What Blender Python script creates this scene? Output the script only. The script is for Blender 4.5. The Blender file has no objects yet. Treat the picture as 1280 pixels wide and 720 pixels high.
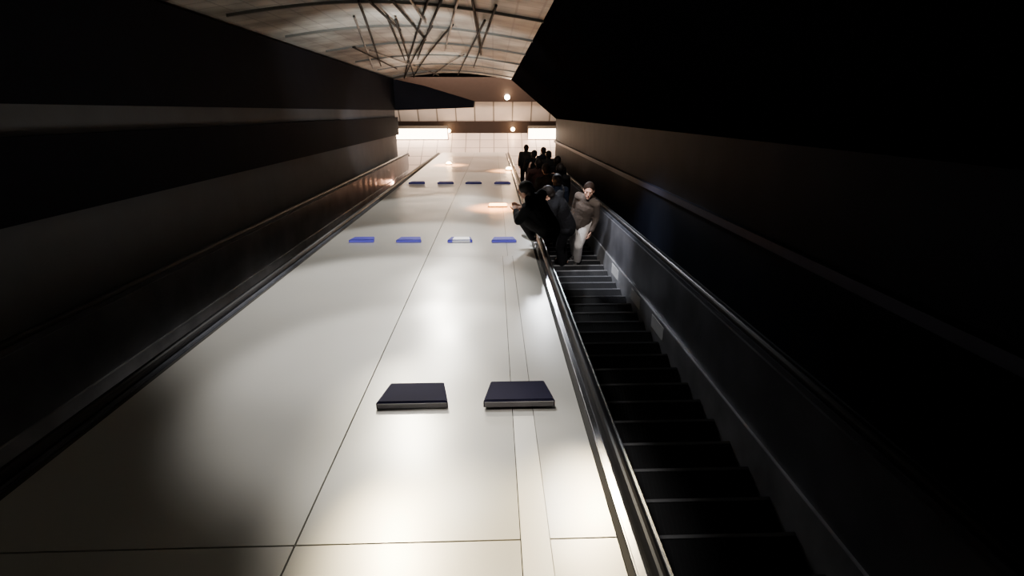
import bpy, bmesh, math, random
from mathutils import Vector, Matrix
random.seed(7)
C = bpy.context.scene.collection
R = math.radians
SL = R(30)
S30, C30 = math.sin(SL), math.cos(SL)
Z0 = 11.24
H = 1.6            # camera height above the steel deck plane
F = 650.0
AL = math.atan(220/650.0)
PS = math.atan(23*math.cos(AL)/650.0)
SROT = (-SL, 0, 0)

def W(x, u, n):
    return Vector((x, u*C30 + n*S30, Z0 - u*S30 + n*C30))
ORG = W(0, 0, 0)
# ---- camera basis in slope coordinates (x, u, n)
fh = Vector((math.sin(PS), math.cos(PS), 0)); cr = Vector((math.cos(PS), -math.sin(PS), 0)); nn = Vector((0, 0, 1))
fw = fh*math.cos(AL) - nn*math.sin(AL)
cu = fh*math.sin(AL) + nn*math.cos(AL)
def at(px, py, n=None, u=None, x=None):
    d = fw + cr*((px-640)/F) + cu*((360-py)/F)
    o = Vector((0, 0, H))
    if n is not None: t = (n-o.z)/d.z
    elif u is not None: t = (u-o.y)/d.y
    else: t = (x-o.x)/d.x
    return o + d*t

# ---------------------------------------------------------------- materials
def mat(name, col, rough=.5, metal=0, var=.15, scale=6, bump=0, emit=None, es=0, bscale=20, spec=.5, rvar=0):
    m = bpy.data.materials.new(name); m.use_nodes = True
    nt = m.node_tree; b = nt.nodes['Principled BSDF']
    b.inputs['Roughness'].default_value = rough; b.inputs['Metallic'].default_value = metal
    b.inputs['Specular IOR Level'].default_value = spec
    tc = nt.nodes.new('ShaderNodeTexCoord')
    nz = nt.nodes.new('ShaderNodeTexNoise'); nz.inputs['Scale'].default_value = scale; nz.inputs['Detail'].default_value = 4
    nt.links.new(tc.outputs['Object'], nz.inputs['Vector'])
    mx = nt.nodes.new('ShaderNodeMix'); mx.data_type = 'RGBA'
    mx.inputs[6].default_value = tuple(c*(1-var) for c in col)+(1,)
    mx.inputs[7].default_value = tuple(min(1, c*(1+var)) for c in col)+(1,)
    nt.links.new(nz.outputs['Fac'], mx.inputs[0]); nt.links.new(mx.outputs[2], b.inputs['Base Color'])
    if rvar:
        n3 = nt.nodes.new('ShaderNodeTexNoise'); n3.inputs['Scale'].default_value = 1.6; n3.inputs['Detail'].default_value = 1
        nt.links.new(tc.outputs['Object'], n3.inputs['Vector'])
        mr = nt.nodes.new('ShaderNodeMapRange'); mr.inputs[1].default_value = 0; mr.inputs[2].default_value = 1
        mr.inputs[3].default_value = rough-rvar*2; mr.inputs[4].default_value = rough+rvar*2
        nt.links.new(n3.outputs['Fac'], mr.inputs[0]); nt.links.new(mr.outputs[0], b.inputs['Roughness'])
    if bump:
        n2 = nt.nodes.new('ShaderNodeTexNoise'); n2.inputs['Scale'].default_value = bscale; n2.inputs['Detail'].default_value = 0
        nt.links.new(tc.outputs['Object'], n2.inputs['Vector'])
        bp = nt.nodes.new('ShaderNodeBump'); bp.inputs['Strength'].default_value = bump; bp.inputs['Distance'].default_value = .02
        nt.links.new(n2.outputs['Fac'], bp.inputs['Height']); nt.links.new(bp.outputs['Normal'], b.inputs['Normal'])
    if emit:
        b.inputs['Emission Color'].default_value = emit+(1,); b.inputs['Emission Strength'].default_value = es
    return m
def tilemat(name, c1, c2, cm, sx, sy, mortar=.02, rough=.5, plane='xy', noise=.25, nscale=1.5, lo=0.0, hi=1.0):
    m = bpy.data.materials.new(name); m.use_nodes = True
    nt = m.node_tree; b = nt.nodes['Principled BSDF']; b.inputs['Roughness'].default_value = rough
    tc = nt.nodes.new('ShaderNodeTexCoord'); sp = nt.nodes.new('ShaderNodeSeparateXYZ'); cb = nt.nodes.new('ShaderNodeCombineXYZ')
    nt.links.new(tc.outputs['Object'], sp.inputs[0])
    nt.links.new(sp.outputs['X' if plane[0] == 'x' else 'Y'], cb.inputs[0])
    nt.links.new(sp.outputs[{'y': 'Y', 'z': 'Z'}[plane[1]]], cb.inputs[1])
    br = nt.nodes.new('ShaderNodeTexBrick'); br.offset = 0
    br.inputs['Scale'].default_value = 1; br.inputs['Brick Width'].default_value = sx; br.inputs['Row Height'].default_value = sy
    br.inputs['Mortar Size'].default_value = mortar
    br.inputs['Color1'].default_value = c1+(1,); br.inputs['Color2'].default_value = c2+(1,); br.inputs['Mortar'].default_value = cm+(1,)
    nt.links.new(cb.outputs[0], br.inputs['Vector'])
    nz = nt.nodes.new('ShaderNodeTexNoise'); nz.inputs['Scale'].default_value = nscale; nz.inputs['Detail'].default_value = 5
    nt.links.new(tc.outputs['Object'], nz.inputs['Vector'])
    mr = nt.nodes.new('ShaderNodeMapRange'); mr.inputs[1].default_value = .3; mr.inputs[2].default_value = .7
    mr.inputs[3].default_value = lo; mr.inputs[4].default_value = hi
    nt.links.new(nz.outputs['Fac'], mr.inputs[0])
    mx = nt.nodes.new('ShaderNodeMix'); mx.data_type = 'RGBA'; mx.blend_type = 'MULTIPLY'; mx.inputs[0].default_value = min(1, noise*2)
    nt.links.new(br.outputs['Color'], mx.inputs[6]); nt.links.new(mr.outputs[0], mx.inputs[7])
    nt.links.new(mx.outputs[2], b.inputs['Base Color'])
    return m

M = {}
M['steel'] = mat('brushed_steel', (.56, .545, .51), .28, .34, .10, 1.1, .4, bscale=1.9)
M['strip'] = mat('steel_strip', (.68, .66, .62), .36, .3, .06, 3)
M['gap'] = mat('dark_gap', (.03, .028, .025), .8)
M['chrome'] = mat('chrome', (.80, .80, .83), .2, 1, .05)
M['dull'] = mat('dull_metal', (.07, .073, .088), .6, 0, .5, spec=.2)
M['rubber'] = mat('black_rubber', (.010, .010, .012), .4, 0, .2, spec=.2)
M['step'] = mat('step_metal', (.010, .010, .012), .6, .2, .3, 30)
M['stepedge'] = mat('step_edge_metal', (.20, .20, .21), .5, .3, .2, 20)
M['balus'] = mat('balustrade_panel', (.13, .13, .145), .34, .15, .8, 2.2, .45, bscale=3, spec=.5)
M['skirt'] = mat('skirt_panel', (.40, .40, .42), .4, .4, .8, 2.2)
M['patch'] = mat('skirt_highlight', (.95, .93, .90), .5, 0, .2, 9)  # pale colour standing in for highlights on the skirt
M['truss'] = mat('truss', (.01, .01, .01), .8)
M['black'] = mat('black_cladding', (.003, .003, .004), .9, 0, .4, 2, spec=0)
M['gloss'] = mat('dark_cladding', (.006, .0072, .012), .6, 0, .7, 1.6, .3, bscale=2.2, spec=.035)
M['leftw'] = mat('left_wall_grey', (.12, .12, .128), .8, 0, .2, 2, spec=.05)
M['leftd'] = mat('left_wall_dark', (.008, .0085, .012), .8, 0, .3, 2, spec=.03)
M['ceil'] = tilemat('ceiling_panels', (.42, .41, .37), (.37, .36, .325), (.28, .27, .245), .30, .30, .014, .5, noise=.5, nscale=1.5, lo=.3, hi=1.2)
M['rib'] = mat('ceiling_rib', (.12, .117, .107), .5, .3)
M['floor'] = tilemat('landing_tiles', (.76, .63, .55), (.70, .57, .50), (.30, .24, .21), .6, .6, .02, .35, lo=.85)
M['wallb'] = tilemat('end_wall_panels', (.52, .45, .39), (.46, .40, .35), (.14, .12, .10), .8, 3, .03, .5, plane='xz', lo=.7)
M['plinth'] = mat('plinth', (.022, .014, .011), .6, spec=.2)
M['signblack'] = mat('stop_block_dark', (.010, .009, .024), .7, 0, .2, spec=.06)
M['signplate'] = mat('stop_block_face', (.20, .185, .20), .4, 0, .1)  # grey-lilac stands in for the deck reflected in the front face
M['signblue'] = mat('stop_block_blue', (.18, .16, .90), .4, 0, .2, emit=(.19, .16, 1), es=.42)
M['signnavy'] = mat('stop_block_navy', (.06, .052, .42), .6, 0, .2, spec=.2)
M['signdull'] = mat('stop_block_dull_blue', (.08, .078, .42), .5, 0, .2)
M['signdeep'] = mat('stop_block_deep_blue', (.04, .036, .22), .6, 0, .2, spec=.2)
M['white'] = mat('white_label', (.9, .9, .92), .4, 0, .05, emit=(.95, .95, 1), es=.6)
M['band'] = mat('pale_band', (.5, .5, .52), .5, 0, .05)
M['strut'] = mat('dark_strut', (.020, .018, .017), .7, spec=.1)
M['strutm'] = mat('metal_strut', (.10, .095, .09), .45, .5, spec=.4)
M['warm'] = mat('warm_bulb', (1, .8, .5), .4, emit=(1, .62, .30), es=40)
M['orange'] = mat('added_orange_glow', (1, .7, .4), .4, emit=(1, .45, .15), es=14)  # glow of the added tube, imitates a reflection on the deck
M['coolbulb'] = mat('white_bulb', (1, .95, .85), .4, emit=(1, .86, .68), es=40)
M['box_glow'] = mat('lightbox_face', (1, .95, .9), .4, emit=(1, .76, .56), es=18)
M['lampbase'] = mat('lamp_base', (.2, .18, .15), .4, .8)
M['frame'] = mat('rail_metal', (.03, .03, .05), .5, .1, spec=.15)
M['skin'] = mat('skin', (.50, .28, .20), .55, 0, .06, 8)
M['hairb'] = mat('hair_black', (.012, .009, .008), .6, 0, .4, 60, spec=.2)
M['hairbr'] = mat('hair_brown', (.016, .009, .006), .7, 0, .4, 60, spec=.1)
M['eye'] = mat('eye', (.015, .012, .01), .2)
M['mouth'] = mat('mouth', (.25, .09, .08), .5)
def cloth(n, c): return mat(n, c, .9, 0, .22, 14, .25, bscale=30, spec=.1)
M['c_black'] = cloth('cloth_black', (.011, .011, .013)); M['c_navy'] = cloth('cloth_navy', (.014, .018, .032))
M['c_char'] = cloth('cloth_charcoal', (.032, .031, .033)); M['c_brown'] = cloth('cloth_greybrown', (.105, .084, .072))
M['c_grey'] = cloth('cloth_light_grey', (.66, .62, .60)); M['c_maroon'] = cloth('cloth_maroon', (.042, .020, .018))
M['c_denim'] = cloth('cloth_denim', (.028, .034, .052)); M['c_shoe'] = mat('shoe_dark', (.015, .013, .012), .5)
M['c_shoew'] = mat('shoe_white', (.6, .58, .56), .5)

# ---------------------------------------------------------------- helpers
def tag(o, label, cat, group=None, kind=None):
    o['label'] = label; o['category'] = cat
    if group: o['group'] = group
    if kind: o['kind'] = kind
    return o
def obj(name, bm, m, parent=None, loc=(0, 0, 0), rot=(0, 0, 0), smooth=False):
    if isinstance(bm, bpy.types.Mesh): me = bm; me.name = name
    else:
        bmesh.ops.recalc_face_normals(bm, faces=bm.faces)
        me = bpy.data.meshes.new(name); bm.to_mesh(me); bm.free()
    me.materials.clear(); me.materials.append(m)
    if smooth:
        for p in me.polygons: p.use_smooth = True
    o = bpy.data.objects.new(name, me); C.objects.link(o)
    o.location = loc; o.rotation_euler = rot
    if parent: o.parent = parent
    return o
def thing(name, label, cat, loc=(0, 0, 0), rot=(0, 0, 0), group=None):
    o = bpy.data.objects.new(name, None); C.objects.link(o); o.empty_display_size = .1
    o.location = loc; o.rotation_euler = rot
    return tag(o, label, cat, group)
def struct(name, bm, m, slope=True):
    o = obj(name, bm, m, None, ORG if slope else (0, 0, 0), SROT if slope else (0, 0, 0)); o['kind'] = 'structure'; return o
def B(): return bmesh.new()
def box(bm, x0, x1, y0, y1, z0, z1, bev=0):
    v = [bm.verts.new((x, y, z)) for x in (x0, x1) for y in (y0, y1) for z in (z0, z1)]
    fs = [bm.faces.new([v[i] for i in q]) for q in ((0, 1, 3, 2), (4, 6, 7, 5), (0, 4, 5, 1), (2, 3, 7, 6), (0, 2, 6, 4), (1, 5, 7, 3))]
    if bev:
        es = list({e for f in fs for e in f.edges})
        bmesh.ops.bevel(bm, geom=es, offset=bev, segments=2, affect='EDGES')
    return bm
def prism(bm, prof, y0, y1):      # profile in x,z extruded along y
    a = [bm.verts.new((x, y0, z)) for x, z in prof]; b = [bm.verts.new((x, y1, z)) for x, z in prof]
    n = len(prof); bm.faces.new(a); bm.faces.new(b[::-1])
    for i in range(n): bm.faces.new((a[i], b[i], b[(i+1) % n], a[(i+1) % n]))
    return bm
def loft(bm, rings):
    vr = [[bm.verts.new(p) for p in r] for r in rings]; n = len(rings[0])
    bm.faces.new(vr[0]); bm.faces.new(vr[-1][::-1])
    for a, b in zip(vr[:-1], vr[1:]):
        for i in range(n): bm.faces.new((a[i], b[i], b[(i+1) % n], a[(i+1) % n]))
    return bm
def capsule(bm, p, q, r1, r2, side=None, flat=1.0, n=14):
    p = Vector(p); q = Vector(q); a = q-p
    a = a.normalized() if a.length > 1e-6 else Vector((0, 0, 1))
    s = Vector(side) if side else (Vector((1, 0, 0)) if abs(a.x) < .9 else Vector((0, 1, 0)))
    s = (s - a*s.dot(a)).normalized(); t = a.cross(s)
    rings = []
    for k in range(1, 5):
        th = -math.pi/2 + k*math.pi/8; rings.append((p + a*r1*math.sin(th), r1*math.cos(th)))
    for k in range(0, 4):
        th = k*math.pi/8; rings.append((q + a*r2*math.sin(th), r2*math.cos(th)))
    vs = [[bm.verts.new(c + s*r*math.cos(2*math.pi*i/n) + t*r*flat*math.sin(2*math.pi*i/n)) for i in range(n)] for c, r in rings]
    b0 = bm.verts.new(p - a*r1); b1 = bm.verts.new(q + a*r2)
    for i in range(n):
        j = (i+1) % n
        bm.faces.new((b0, vs[0][j], vs[0][i])); bm.faces.new((b1, vs[-1][i], vs[-1][j]))
        for A, Bq in zip(vs[:-1], vs[1:]): bm.faces.new((A[i], A[j], Bq[j], Bq[i]))
    return bm
def ell(bm, c, r, rot=None, seg=18):
    m = Matrix.Translation(Vector(c)) @ (rot if rot else Matrix()) @ Matrix.Diagonal((r[0], r[1], r[2], 1))
    bmesh.ops.create_uvsphere(bm, u_segments=seg, v_segments=seg//2+2, radius=1, matrix=m); return bm
def remesh(bm, vox, it=4):
    bmesh.ops.recalc_face_normals(bm, faces=bm.faces)
    me = bpy.data.meshes.new('tmp'); bm.to_mesh(me); bm.free()
    o = bpy.data.objects.new('tmp', me); C.objects.link(o)
    r = o.modifiers.new('r', 'REMESH'); r.mode = 'VOXEL'; r.voxel_size = vox
    if it:
        s = o.modifiers.new('s', 'SMOOTH'); s.factor = .5; s.iterations = it
    bpy.context.view_layer.update()
    dg = bpy.context.evaluated_depsgraph_get()
    out = bpy.data.meshes.new_from_object(o.evaluated_get(dg))
    bpy.data.objects.remove(o); bpy.data.meshes.remove(me)
    return out

# ---------------------------------------------------------------- setting
U0, U1 = -.6, 21.0
XL, XR = -3.75, 2.4
def cn(x):      # arched ceiling height
    t = (x-XL)/(.67-XL); return 2.75 + .22*math.sin(math.pi*max(0, min(1, t)))
N = 14
low = [(XL + (.67-XL)*i/N, cn(XL + (.67-XL)*i/N)) for i in range(N+1)]
struct('ceiling', prism(B(), low + [(x, n+.15) for x, n in low[::-1]], U0, U1), M['ceil'])
struct('ceiling_right', prism(B(), [(.67, 2.75), (2.4, 1.35), (2.55, 1.45), (.72, 2.95)], U0, U1), M['black'])
struct('wall_right', prism(B(), [(2.4, 1.35), (2.4, -.85), (2.55, -.85), (2.55, 1.45)], U0, U1), M['gloss'])
struct('wall_left', prism(B(), [(XL-.15, -.85), (XL, -.85), (XL, 2.75), (XL-.15, 2.85)], U0, U1), M['leftw'])
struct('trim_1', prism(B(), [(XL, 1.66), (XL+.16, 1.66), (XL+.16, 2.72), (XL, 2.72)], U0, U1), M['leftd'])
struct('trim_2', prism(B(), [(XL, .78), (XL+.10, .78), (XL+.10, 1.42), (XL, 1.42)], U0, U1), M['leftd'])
struct('trim_3', prism(B(), [(2.34, .48), (2.4, .48), (2.4, .56), (2.34, .56)], U0, U1), M['frame'])
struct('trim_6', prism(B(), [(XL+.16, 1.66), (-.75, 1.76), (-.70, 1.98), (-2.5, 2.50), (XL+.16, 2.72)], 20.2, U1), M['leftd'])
ribp = [(x, n-.035) for x, n in low if x > XL+.2] + [(x, n+.01) for x, n in low[::-1] if x > XL+.2]
for i, u in enumerate((7.6, 9.6, 11.8, 14.2, 16.8, 19.4)):
    struct('trim_%d' % (7+i), prism(B(), ribp, u, u+.04), M['rib'])
YW = 20.96
struct('floor', box(B(), -7, 6, 17.76, YW, -.15, 0), M['floor'], False)
struct('wall_back', box(B(), -7, 6, YW, YW+.15, 0, 3.25), M['wallb'], False)
struct('trim_4', box(B(), -7, 6, YW-.05, YW, 0, .56), M['plinth'], False)
struct('trim_5', box(B(), -7, 6, YW-.12, YW, 1.52, 2.75), M['plinth'], False)
struct('ceiling_landing', box(B(), -7, 6, 19.5, YW, 3.25, 3.4), M['black'], False)

# ---------------------------------------------------------------- steel deck
XD0, XD1 = -2.16, .47
UE = 22.45
dk = thing('escalator_deck', 'wide brushed steel sloping deck between the two escalators', 'deck', ORG, SROT)
prism_b = B()
box(prism_b, XD0, XD1, -.6, 21.6, -.14, -.012)
obj('deck_base', prism_b, M['gap'], dk)
u677 = at(560, 677, n=0).y
cols = [(XD0, -.796), (-.788, .087), (.206, XD1)]
ustrip = at(650, 522, n=0).y
rows = [-.6, u677, 5.9, 10.3, 14.7, 18.6, UE]
for a, b in zip(rows[:-1], rows[1:]):
    ga = .004 if abs(a-u677) < .01 else .0006; gb = .004 if abs(b-u677) < .01 else .0006
    for x0, x1 in cols:
        if x0 == XD0: q = (x0, x1)
        elif x0 == -.788: q = (x0, .0865 if a < ustrip else .1445)
        else: q = (.2065 if a < ustrip else .1485, x1)
        obj('deck_panel', box(B(), q[0], q[1], a+ga, b-gb, -.012, 0), M['steel'], dk)
obj('cover_strip', box(B(), .0905, .2025, -.6, ustrip, -.012, .012, .003), M['strip'], dk)
obj('cover_strip', box(B(), .0905, .2025, ustrip, 5.9, -.012, 0), M['steel'], dk)

# ---------------------------------------------------------------- escalators
NS = -.85
TREAD = .27
PITCH = TREAD/C30
RISE = TREAD*math.tan(SL)
def rail_prof(cx, w, h):
    return [(cx + w*math.cos(t), .005 + h*max(0, math.sin(t))) for t in [math.pi*i/10 for i in range(11)]]
def escalator(xa, xb, label, highlights=()):
    """xa, xb: outer edges of the balustrade caps"""
    t = thing('escalator', label, 'escalator', ORG, SROT)
    s0, s1 = xa+.20, xb-.20
    proto = None; nsteps = int(U1/PITCH)
    for k in range(0, nsteps+1):
        uk = k*PITCH
        if uk > U1: break
        if proto is None:
            b = B()
            box(b, s0, s1, -TREAD+.004, -.024, -.05, -.004)
            for i in range(int((s1-s0)/.03)):
                box(b, s0+.006+i*.03, s0+.020+i*.03, -TREAD+.006, -.024, -.004, 0)
            prism(b, [(s0, -.05), (s1, -.05), (s1, -RISE+.008), (s0, -RISE+.008)], -.023, -.009)
            e = B(); box(e, s0, s1, -.024, 0, -.022, .001, .003)
            st = obj('step', b, M['step'], t); ed = obj('step_edge', e, M['stepedge'], st); proto = (st, ed)
        else:
            st = proto[0].copy(); C.objects.link(st); ed = proto[1].copy(); C.objects.link(ed); ed.parent = st; st.parent = t
        st.rotation_euler = (SL, 0, 0); st.location = (0, uk, NS)
    for sgn, xo in ((1, xa), (-1, xb)):
        deckside = abs(xo-.475) < .01
        cm = M['chrome'] if deckside else M['dull']
        xs = lambda v: xo + sgn*v
        L = lambda p, q: (min(xs(p), xs(q)), max(xs(p), xs(q)))
        a, b_ = L(0, .026); obj('edge_gap', box(B(), a, b_, U0, 21.9, -.9, -.004), M['gap'], t)
        a, b_ = L(.026, .062); obj('chrome_strip', box(B(), a, b_, U0, 21.9, -.02, .014, .006), cm, t)
        a, b_ = L(.062, .155); obj('cap', box(B(), a, b_, U0, 21.9, -.06, .004), M['balus'], t)
        rp = rail_prof(xs(.104), .038, .05)
        rings = [[(x, uu, n+dn) for x, n in rp] for uu, dn in ((U0, 0), (21.7, 0), (21.95, -.02), (22.1, -.07), (22.16, -.14))]
        obj('handrail', loft(B(), rings), M['rubber'], t)
        a, b_ = L(.147, .158); obj('chrome_strip', box(B(), a, b_, U0, 21.9, -.03, .016, .004), cm, t)
        a, b_ = L(.155, .175); obj('balustrade_panel', box(B(), a, b_, U0, 21.6, -.62, -.03), M['balus'], t)
        a, b_ = L(.165, .195); obj('skirt_panel', box(B(), a, b_, U0, 21.2, -.98, -.60, .004), M['skirt'], t)
        for p in highlights:
            if sgn < 0: obj('skirt_highlight', box(B(), a-.004, a+.004, p.y-.22, p.y+.22, -.80, -.64, .003), M['patch'], t)  # thin pale pieces added as highlights on the skirt
    obj('truss', box(B(), xa, xb, U0, 20.4, -1.5, -1.22), M['truss'], t)
    return t
escalator(.475, 2.03, 'dark escalator crowded with people, right of the steel deck', [at(px, py, n=-.75) for px, py in ((765, 342), (788, 376), (815, 412))])
escalator(-3.62, -2.165, 'empty escalator left of the steel deck, seen by its handrail')

# ---------------------------------------------------------------- stop blocks on the deck
def block(label, loc, top, front, body, sc, group, white=False, hz=.032):
    t = thing('stop_block', label, 'stop block', W(loc[0], loc[1], loc[2]+.002), SROT, group); t.scale = (sc, sc, sc)
    def ring(z, d=0): return [(-.203+d, 0+d, z), (.203-d, 0+d, z), (.162-d, .225-d, z), (-.162+d, .225-d, z)]
    obj('body', loft(B(), [ring(0), ring(hz), ring(hz+.006, .006)]), body, t)
    q = [(-.196, .003), (.196, .003), (.196, hz-.002), (-.196, hz-.002)]
    obj('face_plate', loft(B(), [[(x, -.005, z) for x, z in q], [(x, .001, z) for x, z in q]]), front, t)
    q = [(-.19, .008), (.19, .008), (.154, .215), (-.154, .215)]
    obj('top_plate', loft(B(), [[(x, y, hz+.004) for x, y in q], [(x, y, hz+.009) for x, y in q]]), top, t)
    if white:
        q = [(-.12, .003), (.16, .003), (.16, hz-.001), (-.12, hz-.001)]
        obj('label_plate', loft(B(), [[(x, -.009, z) for x, z in q], [(x, -.004, z) for x, z in q]]), M['white'], t)
        q = [(-.12, .012), (.16, .012), (.14, .19), (-.10, .19)]
        obj('label_plate', loft(B(), [[(x, y, hz+.008) for x, y in q], [(x, y, hz+.013) for x, y in q]]), M['white'], t)
    return t
ordn = ['leftmost', 'second from the left', 'third from the left', 'rightmost']
for i, px in enumerate((515.5, 649)):
    p = at(px, 511, n=0)
    block('large dark wedge-shaped stop block, %s of the nearest pair on the deck' % ('left' if i == 0 else 'right'), (p.x, p.y, .012 if i else 0), M['signblack'], M['signplate'], M['signblack'], 1, 'stop blocks on the deck', hz=.036)
for i, px in enumerate((452, 511, 575, 630)):
    p = at(px, 303, n=0)
    lab = 'blue stop block with a white label, in the middle row on the deck' if i == 2 else 'blue stop block in the middle row across the deck, %s' % ordn[i]
    block(lab, (p.x, p.y, 0), M['signnavy'], M['signblue'], M['signnavy'], .80, 'stop blocks on the deck', i == 2)
for i, px in enumerate((521, 557, 592, 628)):
    p = at(px, 230, n=0)
    block('small dull blue stop block in the farthest row on the deck, %s' % ordn[i], (p.x, p.y, 0), M['signdeep'], M['signdull'], M['signdeep'], .95, 'stop blocks on the deck')

# ---------------------------------------------------------------- ceiling struts
pairs = [((443, 20), (466, 84)), ((484, 20), (506, 74)), ((485, -8), (532, 48)), ((536, -6), (508, 98)), ((510, -8), (532, 26)),
         ((540, 30), (529, 106)), ((566, 28), (543, 107)), ((590, -8), (601, 66)), ((580, 66), (566, 108)),
         ((552, -6), (522, 72)), ((456, -8), (500, 34)), ((620, 2), (592, 82)), ((462, 60), (548, 92)), ((441, 56), (496, 84)), ((448, -4), (476, 80)), ((494, 20), (520, 96)),
         ((572, -8), (556, 60)), ((606, 20), (580, 100))]
def onceil(px, py):
    n = 2.8
    for _ in range(8):
        p = at(px, py, n=n); n = cn(p.x)-.015
    p.z = n; p.y = min(p.y, 20.8); return p
onum = ['first', 'second', 'third', 'fourth', 'fifth', 'sixth', 'seventh', 'eighth', 'ninth', 'tenth', 'eleventh', 'twelfth', 'thirteenth', 'fourteenth', 'fifteenth', 'sixteenth', 'seventeenth', 'eighteenth']
order = sorted(range(len(pairs)), key=lambda i: (pairs[i][0][0]+pairs[i][1][0]))
for i, oi in enumerate(order):
    a, b = pairs[oi]
    p, q = onceil(*a), onceil(*b)
    bm = B(); K = 8; pts = [p.lerp(q, k/K) for k in range(K+1)]
    for v in pts: v.z = cn(v.x)-.036-.002*oi
    for u_, v_ in zip(pts[:-1], pts[1:]): capsule(bm, u_-p, v_-p, .018, .018, n=8)
    o = obj('ceiling_strut', bm, M['strutm' if oi % 4 == 0 else 'strut'], None, W(*p), SROT, True)
    tag(o, 'thin dark strut across the panelled ceiling, %s from the left' % onum[i], 'strut', 'ceiling struts')

# ---------------------------------------------------------------- lamps and added deck glows
def lamp(label, loc, rot, bulb, r, group):
    t = thing('lamp', label, 'lamp', loc, rot, group)
    b = B(); bmesh.ops.create_cone(b, cap_ends=True, segments=20, radius1=r*1.25, radius2=r*1.05, depth=.03, matrix=Matrix.Translation((0, 0, .016)))
    obj('base', b, M['lampbase'], t)
    b = B(); ell(b, (0, 0, .03), (r, r, r*.8))
    bmesh.ops.bisect_plane(b, geom=b.verts[:]+b.edges[:]+b.faces[:], plane_co=(0, 0, .02), plane_no=(0, 0, -1), clear_outer=True)
    obj('bulb', b, bulb, t, smooth=True)
    return t
def point(loc, e, col=(1, .68, .40), r=.1):
    l = bpy.data.lights.new('lamp_glow', 'POINT'); l.energy = e; l.color = col; l.shadow_soft_size = r
    o = bpy.data.objects.new('lamp_glow', l); C.objects.link(o); o.location = loc
def spot(p, q, e, ang, col=(1, .94, .84), blend=.4, r=.12):
    l = bpy.data.lights.new('spot', 'SPOT'); l.energy = e; l.color = col; l.spot_size = R(ang); l.spot_blend = blend; l.shadow_soft_size = r
    o = bpy.data.objects.new('spot', l); C.objects.link(o); a, b = W(*p), W(*q)
    o.location = a; o.rotation_euler = (b-a).to_track_quat('-Z', 'Y').to_euler()
def atw(px, py, yw):
    a = W(0, 0, H); b = W(*at(px, py, u=10)); t = (yw-a.y)/(b.y-a.y); return a + (b-a)*t
for px, py, yw, m, r, lab in ((561, 163, YW-.05, 'warm', .09, 'small warm lamp low on the dark plinth, left one'),
                              (641, 161, YW-.05, 'warm', .09, 'small warm lamp low on the dark plinth, nearest the people'),
                              (634, 121, YW-.12, 'coolbulb', .11, 'bright white lamp high on the dark beam of the end wall')):
    p = atw(px, py, yw); p.z = max(p.z, .12)
    lamp(lab, p, (R(90), 0, 0), M[m], r, 'lamps on the end wall'); point(p+Vector((0, -.3, .1)), 24, (1, .64, .36))
for px, py, lab in ((561, 206, 'small glowing dome added for a warm reflection on the far deck, left of the pair'), (636, 213, 'small glowing dome added for a warm reflection on the far deck beside the crowd')):
    p = at(px, py, n=0); lamp(lab, W(p.x, p.y, .002), SROT, M['warm'], .09, 'glow domes added on the deck')
    spot((p.x, p.y-.1, .9), (p.x, p.y-.12, 0), 900, 76, (1, .40, .12), .9, .1)  # dome and spot are added to imitate a reflected glow on the steel
p = at(630, 259, n=0); t = thing('lamp', 'short orange glowing tube added for a warm reflection on the deck beside the crouched person', 'lamp', W(p.x-.07, p.y, .002), (-SL, 0, 0), None)
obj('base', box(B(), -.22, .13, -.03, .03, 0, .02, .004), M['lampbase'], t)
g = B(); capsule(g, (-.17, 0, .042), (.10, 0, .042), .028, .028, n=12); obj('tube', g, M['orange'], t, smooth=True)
spot((p.x-.14, p.y-.05, .9), (p.x-.14, p.y-.06, 0), 800, 68, (1, .35, .085), .9, .1)  # tube and spot are added to imitate an orange reflection
p = at(480, 228, x=XL+.0); lamp('small warm glow dome added on the grey wall beside the left escalator', W(XL, p.y, p.z), (-SL, R(90), 0), M['warm'], .10, None); point(W(XL+.3, p.y, p.z), 110, (1, .46, .26))  # dome and point light added for a glow on the left side

# light boxes at the bottom landing
for x0, x1, lab in ((-4.4, -1.95, 'glowing white light box on the landing floor, left of the deck foot'), (1.45, 3.0, 'glowing white light box on the landing floor, behind the crowd')):
    t = thing('light_box', lab, 'light box', ((x0+x1)/2, YW-.45, 0), (0, 0, 0), None)
    w = (x1-x0)/2
    obj('case', box(B(), -w, w, -.1, .1, 0, .56, .015), M['lampbase'], t)
    obj('face', box(B(), -w+.03, w-.03, -.115, -.1, .04, .53, .004), M['box_glow'], t)

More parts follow.
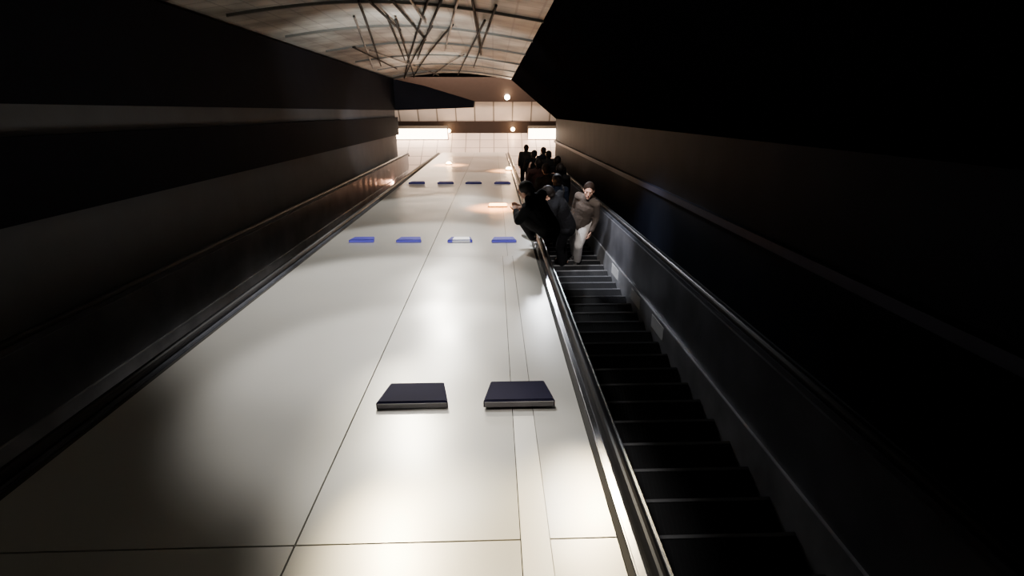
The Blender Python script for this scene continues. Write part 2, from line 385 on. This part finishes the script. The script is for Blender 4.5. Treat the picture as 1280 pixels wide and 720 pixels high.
# ---------------------------------------------------------------- people
def vec(t): return Vector(t)
BASE = dict(pelvis=(0, 0, .94), chest=(0, .0, 1.27), neck=(0, -.005, 1.46), head=(0, .025, 1.61),
            shL=(-.165, -.01, 1.41), shR=(.165, -.01, 1.41), elL=(-.205, -.03, 1.13), elR=(.205, -.03, 1.13),
            wrL=(-.21, .06, .89), wrR=(.21, .06, .89), hipL=(-.085, 0, .92), hipR=(.085, 0, .92),
            knL=(-.09, .03, .50), knR=(.09, .03, .50), anL=(-.095, -.05, .085), anR=(.095, -.05, .085))
def hand(bm, wr, el, sd):
    wr = vec(wr); d = (wr-vec(el)).normalized()
    side = Vector((0, 1, 0)) if abs(d.y) < .8 else Vector((-sd, 0, 0))     # thumb side
    side = (side - d*side.dot(d)).normalized(); pn = d.cross(side)
    if pn.x*sd > 0: pn = -pn                                                # palm towards the body
    capsule(bm, wr, wr+d*.085, .026, .036, side, .42)
    for k, ln in enumerate((.068, .078, .072, .055)):
        b0 = wr + d*.085 + side*(.031-.0205*k)
        b1 = b0 + d*ln*.55 + pn*.008; b2 = b1 + d*ln*.40 + pn*.022
        capsule(bm, b0-d*.02, b1, .0088, .0084, n=8); capsule(bm, b1, b2, .0084, .0074, n=8)
    t0 = wr + d*.03 + side*.024; t1 = t0 + d*.03 + side*.03 + pn*.01; t2 = t1 + d*.032 + side*.008 + pn*.008
    capsule(bm, t0, t1, .012, .0105, n=8); capsule(bm, t1, t2, .0105, .008, n=8)
DY = -TREAD/2
def stepbase(u, x):
    k = round(u/PITCH); b = W(x, k*PITCH, NS); b.y += DY; b.z += .001; return b
def person(label, u, x, rz, pose=None, top='c_black', bottom='c_black', shoe='c_shoe', hair='hairb', long_hair=False, face=0, tilt=0, sc=1.0, bulk=1.0, base=None):
    t = thing('person', label, 'person', base if base else stepbase(u, x), (0, 0, rz), 'people on the escalator'); t.scale = (sc, sc, sc)
    J = {a: vec(b) for a, b in BASE.items()}
    for a, b in (pose or {}).items(): J[a] = vec(b)
    X = (J['shR']-J['shL']).normalized()
    # ---- body: one continuous surface
    b = B()
    mid = J['pelvis'].lerp(J['chest'], .5)
    capsule(b, J['pelvis'], mid, .128, .115, X, .72); capsule(b, mid, J['chest'], .115, .135, X, .7)
    capsule(b, J['chest'], J['neck']-(J['neck']-J['chest'])*.35, .135, .095, X, .68)
    capsule(b, J['shL'], J['shR'], .056, .056); capsule(b, J['neck']-(J['neck']-J['chest']).normalized()*.06, J['head']-(J['head']-J['neck']).normalized()*.04, .056, .050)
    for s in 'LR':
        capsule(b, J['sh'+s], J['el'+s], .046, .036); capsule(b, J['el'+s], J['wr'+s], .036, .025)
        hand(b, J['wr'+s], J['el'+s], -1 if s == 'L' else 1)
        capsule(b, J['hip'+s], J['kn'+s], .078, .052); capsule(b, J['kn'+s], J['an'+s], .050, .036)
        capsule(b, J['an'+s]+vec((0, -.03, -.045)), J['an'+s]+vec((0, .14, -.055)), .034, .026)
    hm = Matrix.Translation(J['head']) @ Matrix.Rotation(face, 4, 'Z') @ Matrix.Rotation(tilt, 4, 'X')
    h = B()
    ell(h, (0, -.012, .03), (.074, .094, .090)); ell(h, (0, .022, -.03), (.060, .068, .082)); capsule(h, (0, .055, -.085), (0, .058, -.088), .030, .028)
    capsule(h, (0, .088, .012), (0, .106, -.022), .009, .015, n=8)
    capsule(h, (-.034, .080, .030), (.034, .080, .030), .012, .012, n=8)
    capsule(h, (-.020, .086, -.056), (.020, .086, -.056), .009, .009, n=8)
    for s in (-1, 1):
        ell(h, (s*.074, -.008, .0), (.012, .022, .032)); ell(h, (s*.042, .062, -.012), (.022, .02, .018))
    bmesh.ops.transform(h, matrix=hm, verts=h.verts)
    tm = bpy.data.meshes.new('t'); h.to_mesh(tm); h.free(); b.from_mesh(tm); bpy.data.meshes.remove(tm)
    obj('body', remesh(b, .0075, 2), M['skin'], t, smooth=True)
    for s in (-1, 1):
        e = B(); ell(e, (s*.030, .0865, .010), (.012, .006, .007), seg=10); bmesh.ops.transform(e, matrix=hm, verts=e.verts); obj('eye', e, M['eye'], t, smooth=True)
    e = B(); ell(e, (0, .094, -.056), (.022, .005, .006), seg=10); bmesh.ops.transform(e, matrix=hm, verts=e.verts); obj('mouth', e, M['mouth'], t, smooth=True)
    # ---- hair
    h = B(); ell(h, (0, -.022, .040), (.084, .098, .092), seg=24)
    bmesh.ops.bisect_plane(h, geom=h.verts[:]+h.edges[:]+h.faces[:], plane_co=(0, .045, .035), plane_no=(0, .80, -.6), clear_outer=True)
    ed = [e for e in h.edges if e.is_boundary]
    if ed: bmesh.ops.holes_fill(h, edges=ed)
    if long_hair: capsule(h, (0, -.06, .02), (0, -.075, -.17), .075, .055, (1, 0, 0), .5)
    else: capsule(h, (-.03, -.07, -.02), (.03, -.07, -.02), .045, .045)
    bmesh.ops.transform(h, matrix=hm, verts=h.verts)
    obj('hair', remesh(h, .009, 2), M[hair], t, smooth=True)
    # ---- jacket
    k_ = bulk
    g = B(); dn = (J['chest']-J['pelvis']).normalized()
    capsule(g, J['pelvis']-dn*.05, J['pelvis']-dn*.02, .146*k_, .158*k_, X, .80); capsule(g, J['pelvis']-dn*.02, mid, .158*k_, .148*k_, X, .80); capsule(g, mid, J['chest'], .148*k_, .156*k_, X, .76)
    capsule(g, J['chest'], J['neck']-(J['neck']-J['chest'])*.35, .156*k_, .112*k_, X, .72); capsule(g, J['shL'], J['shR'], .064*k_, .064*k_)
    capsule(g, J['neck']-(J['neck']-J['chest']).normalized()*.04, J['neck']+(J['head']-J['neck'])*.12, .074, .070)
    for s in 'LR':
        capsule(g, J['sh'+s], J['el'+s], .062*k_, .052*k_); capsule(g, J['el'+s], J['el'+s].lerp(J['wr'+s], .94), .052*k_, .042*k_)
    obj('jacket', remesh(g, .012, 6), M[top], t, smooth=True)
    # ---- trousers
    g = B(); capsule(g, J['hipL'], J['hipR'], .104, .104); capsule(g, J['pelvis']+vec((0, 0, -.01)), J['pelvis']+dn*.06, .136, .130, X, .76)
    for s in 'LR':
        capsule(g, J['hip'+s], J['kn'+s], .096, .072); capsule(g, J['kn'+s], J['an'+s]+vec((0, 0, .0)), .071, .060)
    obj('trousers', remesh(g, .012, 5), M[bottom], t, smooth=True)
    for s in 'LR':
        g = B(); a = J['an'+s]
        capsule(g, a+vec((0, -.02, -.045)), a+vec((0, .125, -.05)), .042, .034, (1, 0, 0), .95); capsule(g, a+vec((0, -.01, .02)), a+vec((0, .04, -.03)), .045, .045)
        for v in g.verts: v.co.z = max(v.co.z, a.z-.085)
        obj('shoe', remesh(g, .009, 2), M[shoe], t, smooth=True)
    return t

# grey-clad person climbing towards the camera
person('person in grey-brown jacket and light grey trousers walking up the escalator steps', 9.0, 1.46, R(150),
       dict(pelvis=(0, .08, .98), hipL=(-.08, .08, .96), hipR=(.08, .08, .96), chest=(-.03, .10, 1.31), neck=(-.05, .12, 1.50), head=(-.06, .145, 1.65),
            shL=(-.205, .12, 1.44), shR=(.105, .10, 1.46), elL=(-.235, .08, 1.16), elR=(.16, .03, 1.18), wrL=(-.215, .17, .93), wrR=(.165, .10, .93),
            knL=(-.08, .29, .65), anL=(-.075, .22, .085+RISE), knR=(.085, .08, .53), anR=(.085, -.055, .085)), 'c_brown', 'c_grey', 'c_shoe', 'hairbr', tilt=R(10), face=R(18), sc=1.02)
# crouched on the balustrade edge, facing the deck
person('person in black with white shoes crouched on the deck edge beside the blue stop block', 0, 0, R(56),
       dict(pelvis=(0, -.16, .31), hipL=(-.09, -.16, .31), hipR=(.09, -.16, .29), chest=(0, .01, .53), neck=(0, .11, .65), head=(0, .19, .73),
            shL=(-.18, .05, .63), shR=(.18, .05, .61), elL=(-.25, .13, .44), elR=(.25, .13, .40), wrL=(-.10, .26, .43), wrR=(.10, .26, .37),
            knL=(-.18, .15, .46), knR=(.18, .15, .38), anL=(-.13, -.02, .100+.054), anR=(.13, -.02, .100-.054)), 'c_black', 'c_char', 'c_shoew', 'hairb',
       tilt=R(-22), face=R(10), bulk=1.12, sc=.95, base=W(.52, 6.5, .062))
# with backpack, going down
u3 = 10.0
person('person in dark jacket wearing a backpack, standing between the crouched and the grey-clad person', u3, 1.08, R(5),
       dict(elL=(-.23, .05, 1.17), wrL=(-.19, .24, 1.10), elR=(.21, .02, 1.15), wrR=(.19, .20, .98)), 'c_navy', 'c_black', 'c_shoe', 'hairb')
bp = thing('backpack', 'dark backpack with a pale band on the back of the standing person', 'backpack', stepbase(u3, 1.08), (0, 0, R(5)))
g = B(); capsule(g, (0, -.232, 1.06), (0, -.222, 1.34), .14, .12, (1, 0, 0), .62); obj('pack', remesh(g, .012, 4), M['c_char'], bp, smooth=True)
g = B(); capsule(g, (0, -.302, 1.06), (0, -.302, 1.16), .085, .085, (1, 0, 0), .4); obj('pocket', remesh(g, .01, 4), M['c_black'], bp, smooth=True)
obj('band', box(B(), -.11, .11, -.329, -.292, 1.23, 1.265, .005), M['band'], bp)
for s in (-1, 1):
    g = B(); pts = [(s*.10, -.165, 1.36), (s*.11, -.085, 1.495), (s*.115, .05, 1.465), (s*.12, .14, 1.30), (s*.15, .09, 1.10), (s*.135, -.155, 1.04)]
    for p, q in zip(pts[:-1], pts[1:]): capsule(g, p, q, .018, .018, n=8)
    obj('strap', g, M['c_char'], bp, smooth=True)
person('person in black coat with long hair, standing a few steps below the backpack wearer', 11.9, 1.36, R(-8),
       dict(elL=(-.22, .0, 1.15), wrL=(-.17, .2, 1.2)), 'c_black', 'c_denim', 'c_shoe', 'hairb', True, bulk=1.15)
person('person in black jacket leaning towards the handrail right behind the crouched person', 8.6, 1.12, R(70),
       dict(pelvis=(0, -.03, .95), hipL=(-.09, -.03, .93), hipR=(.09, -.03, .93), chest=(0, .12, 1.27), neck=(0, .23, 1.41), head=(0, .33, 1.48), shL=(-.17, .17, 1.38), shR=(.17, .17, 1.38),
            elL=(-.22, .16, 1.24), wrL=(-.08, .27, 1.40), elR=(.22, .16, 1.20), wrR=(.08, .27, 1.36)), 'c_black', 'c_black', 'c_shoe', 'hairb', tilt=R(-25), bulk=1.08)
person('person in charcoal hoodie by the handrail, just above the maroon jacket', 11.1, 1.06, R(15),
       dict(chest=(0, .05, 1.26), neck=(0, .09, 1.44), head=(0, .15, 1.58), shL=(-.17, .07, 1.40), shR=(.17, .07, 1.40),
            elL=(-.20, .08, 1.15), wrL=(-.10, .24, 1.22), elR=(.20, .06, 1.14), wrR=(.12, .22, 1.12)), 'c_char', 'c_black', 'c_shoe', 'hairb', tilt=R(-15), bulk=1.1)
person('person in dark maroon jacket, one arm bent up, close to the handrail', 13.1, 1.02, R(12),
       dict(elL=(-.21, .06, 1.16), wrL=(-.15, .22, 1.34)), 'c_maroon', 'c_black', 'c_shoe', 'hairb', bulk=1.12)
person('person in long black coat in the middle of the far crowd on the steps', 13.6, 1.52, R(-14),
       dict(elR=(.22, .04, 1.15), wrR=(.14, .24, 1.12)), 'c_black', 'c_black', 'c_shoe', 'hairb', bulk=1.15)
person('person in black hoodie and jeans by the handrail, just below the maroon jacket', 15.2, 1.05, R(-20),
       dict(elL=(-.22, .02, 1.15), wrL=(-.15, .22, 1.16), chest=(0, .04, 1.27), neck=(0, .06, 1.45), head=(0, .11, 1.59)), 'c_black', 'c_denim', 'c_shoe', 'hairb', tilt=R(-12), bulk=1.12)
person('person in charcoal coat beside the wall, just above the navy jacket', 15.6, 1.50, R(8),
       dict(elR=(.22, .02, 1.14), wrR=(.16, .22, 1.06)), 'c_char', 'c_black', 'c_shoe', 'hairb', bulk=1.12)
person('person in charcoal jacket nearest the foot of the escalator, by the handrail', 18.4, 1.05, R(-5), dict(wrR=(.18, .2, 1.05)), 'c_char', 'c_black', 'c_shoe', 'hairbr', bulk=1.12)
person('person in navy jacket standing at the wall side near the escalator foot', 17.3, 1.50, R(20), dict(wrL=(-.16, .22, 1.1), elL=(-.22, .02, 1.15)), 'c_navy', 'c_denim', 'c_shoe', 'hairb', bulk=1.12)

# ---------------------------------------------------------------- light
# accent spots whose reflections make the warm pools on the steel
spot((-1.05, 4.3, 2.75), (-.14, 1.4, 0), 900, 17, (1, .82, .48))
spot((1.0, 4.2, 2.2), (.26, 1.6, 0), 560, 14, (1, .80, .46))
spot((-1.23, 6.4, 2.75), (-.36, 2.35, 0), 560, 16, (1, .92, .74))
spot((-1.13, 10.2, 2.75), (-.40, 3.9, 0), 520, 15, (1, .95, .85))
spot((.60, 4.6, 2.5), (.56, 1.75, 0), 160, 12, (.92, .95, 1))  # added cool spot for a highlight on the chrome strip
# broad deck spots, added without fixtures and kept narrow for a dark left side
spot((-.10, 2.6, 2.72), (-.05, 1.9, 0), 170, 37, (1, .95, .86))
spot((-.50, 3.9, 2.75), (-.50, 3.2, 0), 370, 53, (1, .97, .92))
spot((-.95, 5.6, 2.75), (-1.0, 4.6, 0), 540, 60, (1, .97, .92))
spot((-.7, 8.0, 2.75), (-.95, 6.4, 0), 420, 62, (1, .97, .91))
spot((-.8, 11, 2.75), (-.9, 9.0, 0), 440, 62, (1, .95, .87))
spot((-.8, 15.5, 2.75), (-.8, 13.3, 0), 360, 62, (1, .87, .74))
spot((-.8, 19.5, 2.75), (-.8, 18, 0), 330, 62, (1, .76, .60))
# ceiling wash from added upward spots without fixtures
spot((-1.2, 7.0, .9), (-1.4, 11, 2.9), 800, 82, (.97, .97, .93), .8)
spot((-1.0, 12.5, .9), (-1.2, 16.5, 2.9), 520, 80, (.98, .95, .88), .8)
# added fill spot for the left wall, far end
spot((-1.4, 11, 1.45), (-3.75, 17.0, 1.3), 480, 48, (1, .96, .94), .9)
# added fill spots to brighten stairs, people and the right balustrade
spot((1.0, 10.2, 2.1), (1.35, 6.2, -.8), 350, 46, (.90, .93, 1))
spot((.80, 5.0, 2.0), (1.46, 8.75, -.35), 430, 26, (1, .93, .86))
spot((1.0, 9.0, 2.2), (1.15, 13.0, -.1), 140, 40, (1, .90, .80))
spot((.2, 7.0, 2.6), (2.05, 7.8, -.4), 620, 40, (.90, .92, 1), .8)
# landing
def area(p, e, sx, sy, col):
    l = bpy.data.lights.new('landing_light', 'AREA'); l.energy = e; l.shape = 'RECTANGLE'; l.size = sx; l.size_y = sy; l.color = col
    o = bpy.data.objects.new('landing_light', l); C.objects.link(o); o.location = p
area((-.6, 20.2, 3.2), 430, 6, .5, (1, .78, .62))
w = bpy.data.worlds.new('World'); bpy.context.scene.world = w; w.use_nodes = True
w.node_tree.nodes['Background'].inputs[0].default_value = (.02, .02, .025, 1); w.node_tree.nodes['Background'].inputs[1].default_value = .1

# ---------------------------------------------------------------- camera
cam = bpy.data.cameras.new('Camera'); cam.sensor_width = 36; cam.lens = 36*F/1280; cam.clip_start = .05
co = bpy.data.objects.new('Camera', cam); C.objects.link(co)
rs = Matrix.Rotation(-SL, 3, 'X')
r3, u3_, f3 = rs @ cr, rs @ cu, rs @ fw
m = Matrix((r3, u3_, -f3)).transposed().to_4x4(); m.translation = W(0, 0, H)
co.matrix_world = m
bpy.context.scene.camera = co
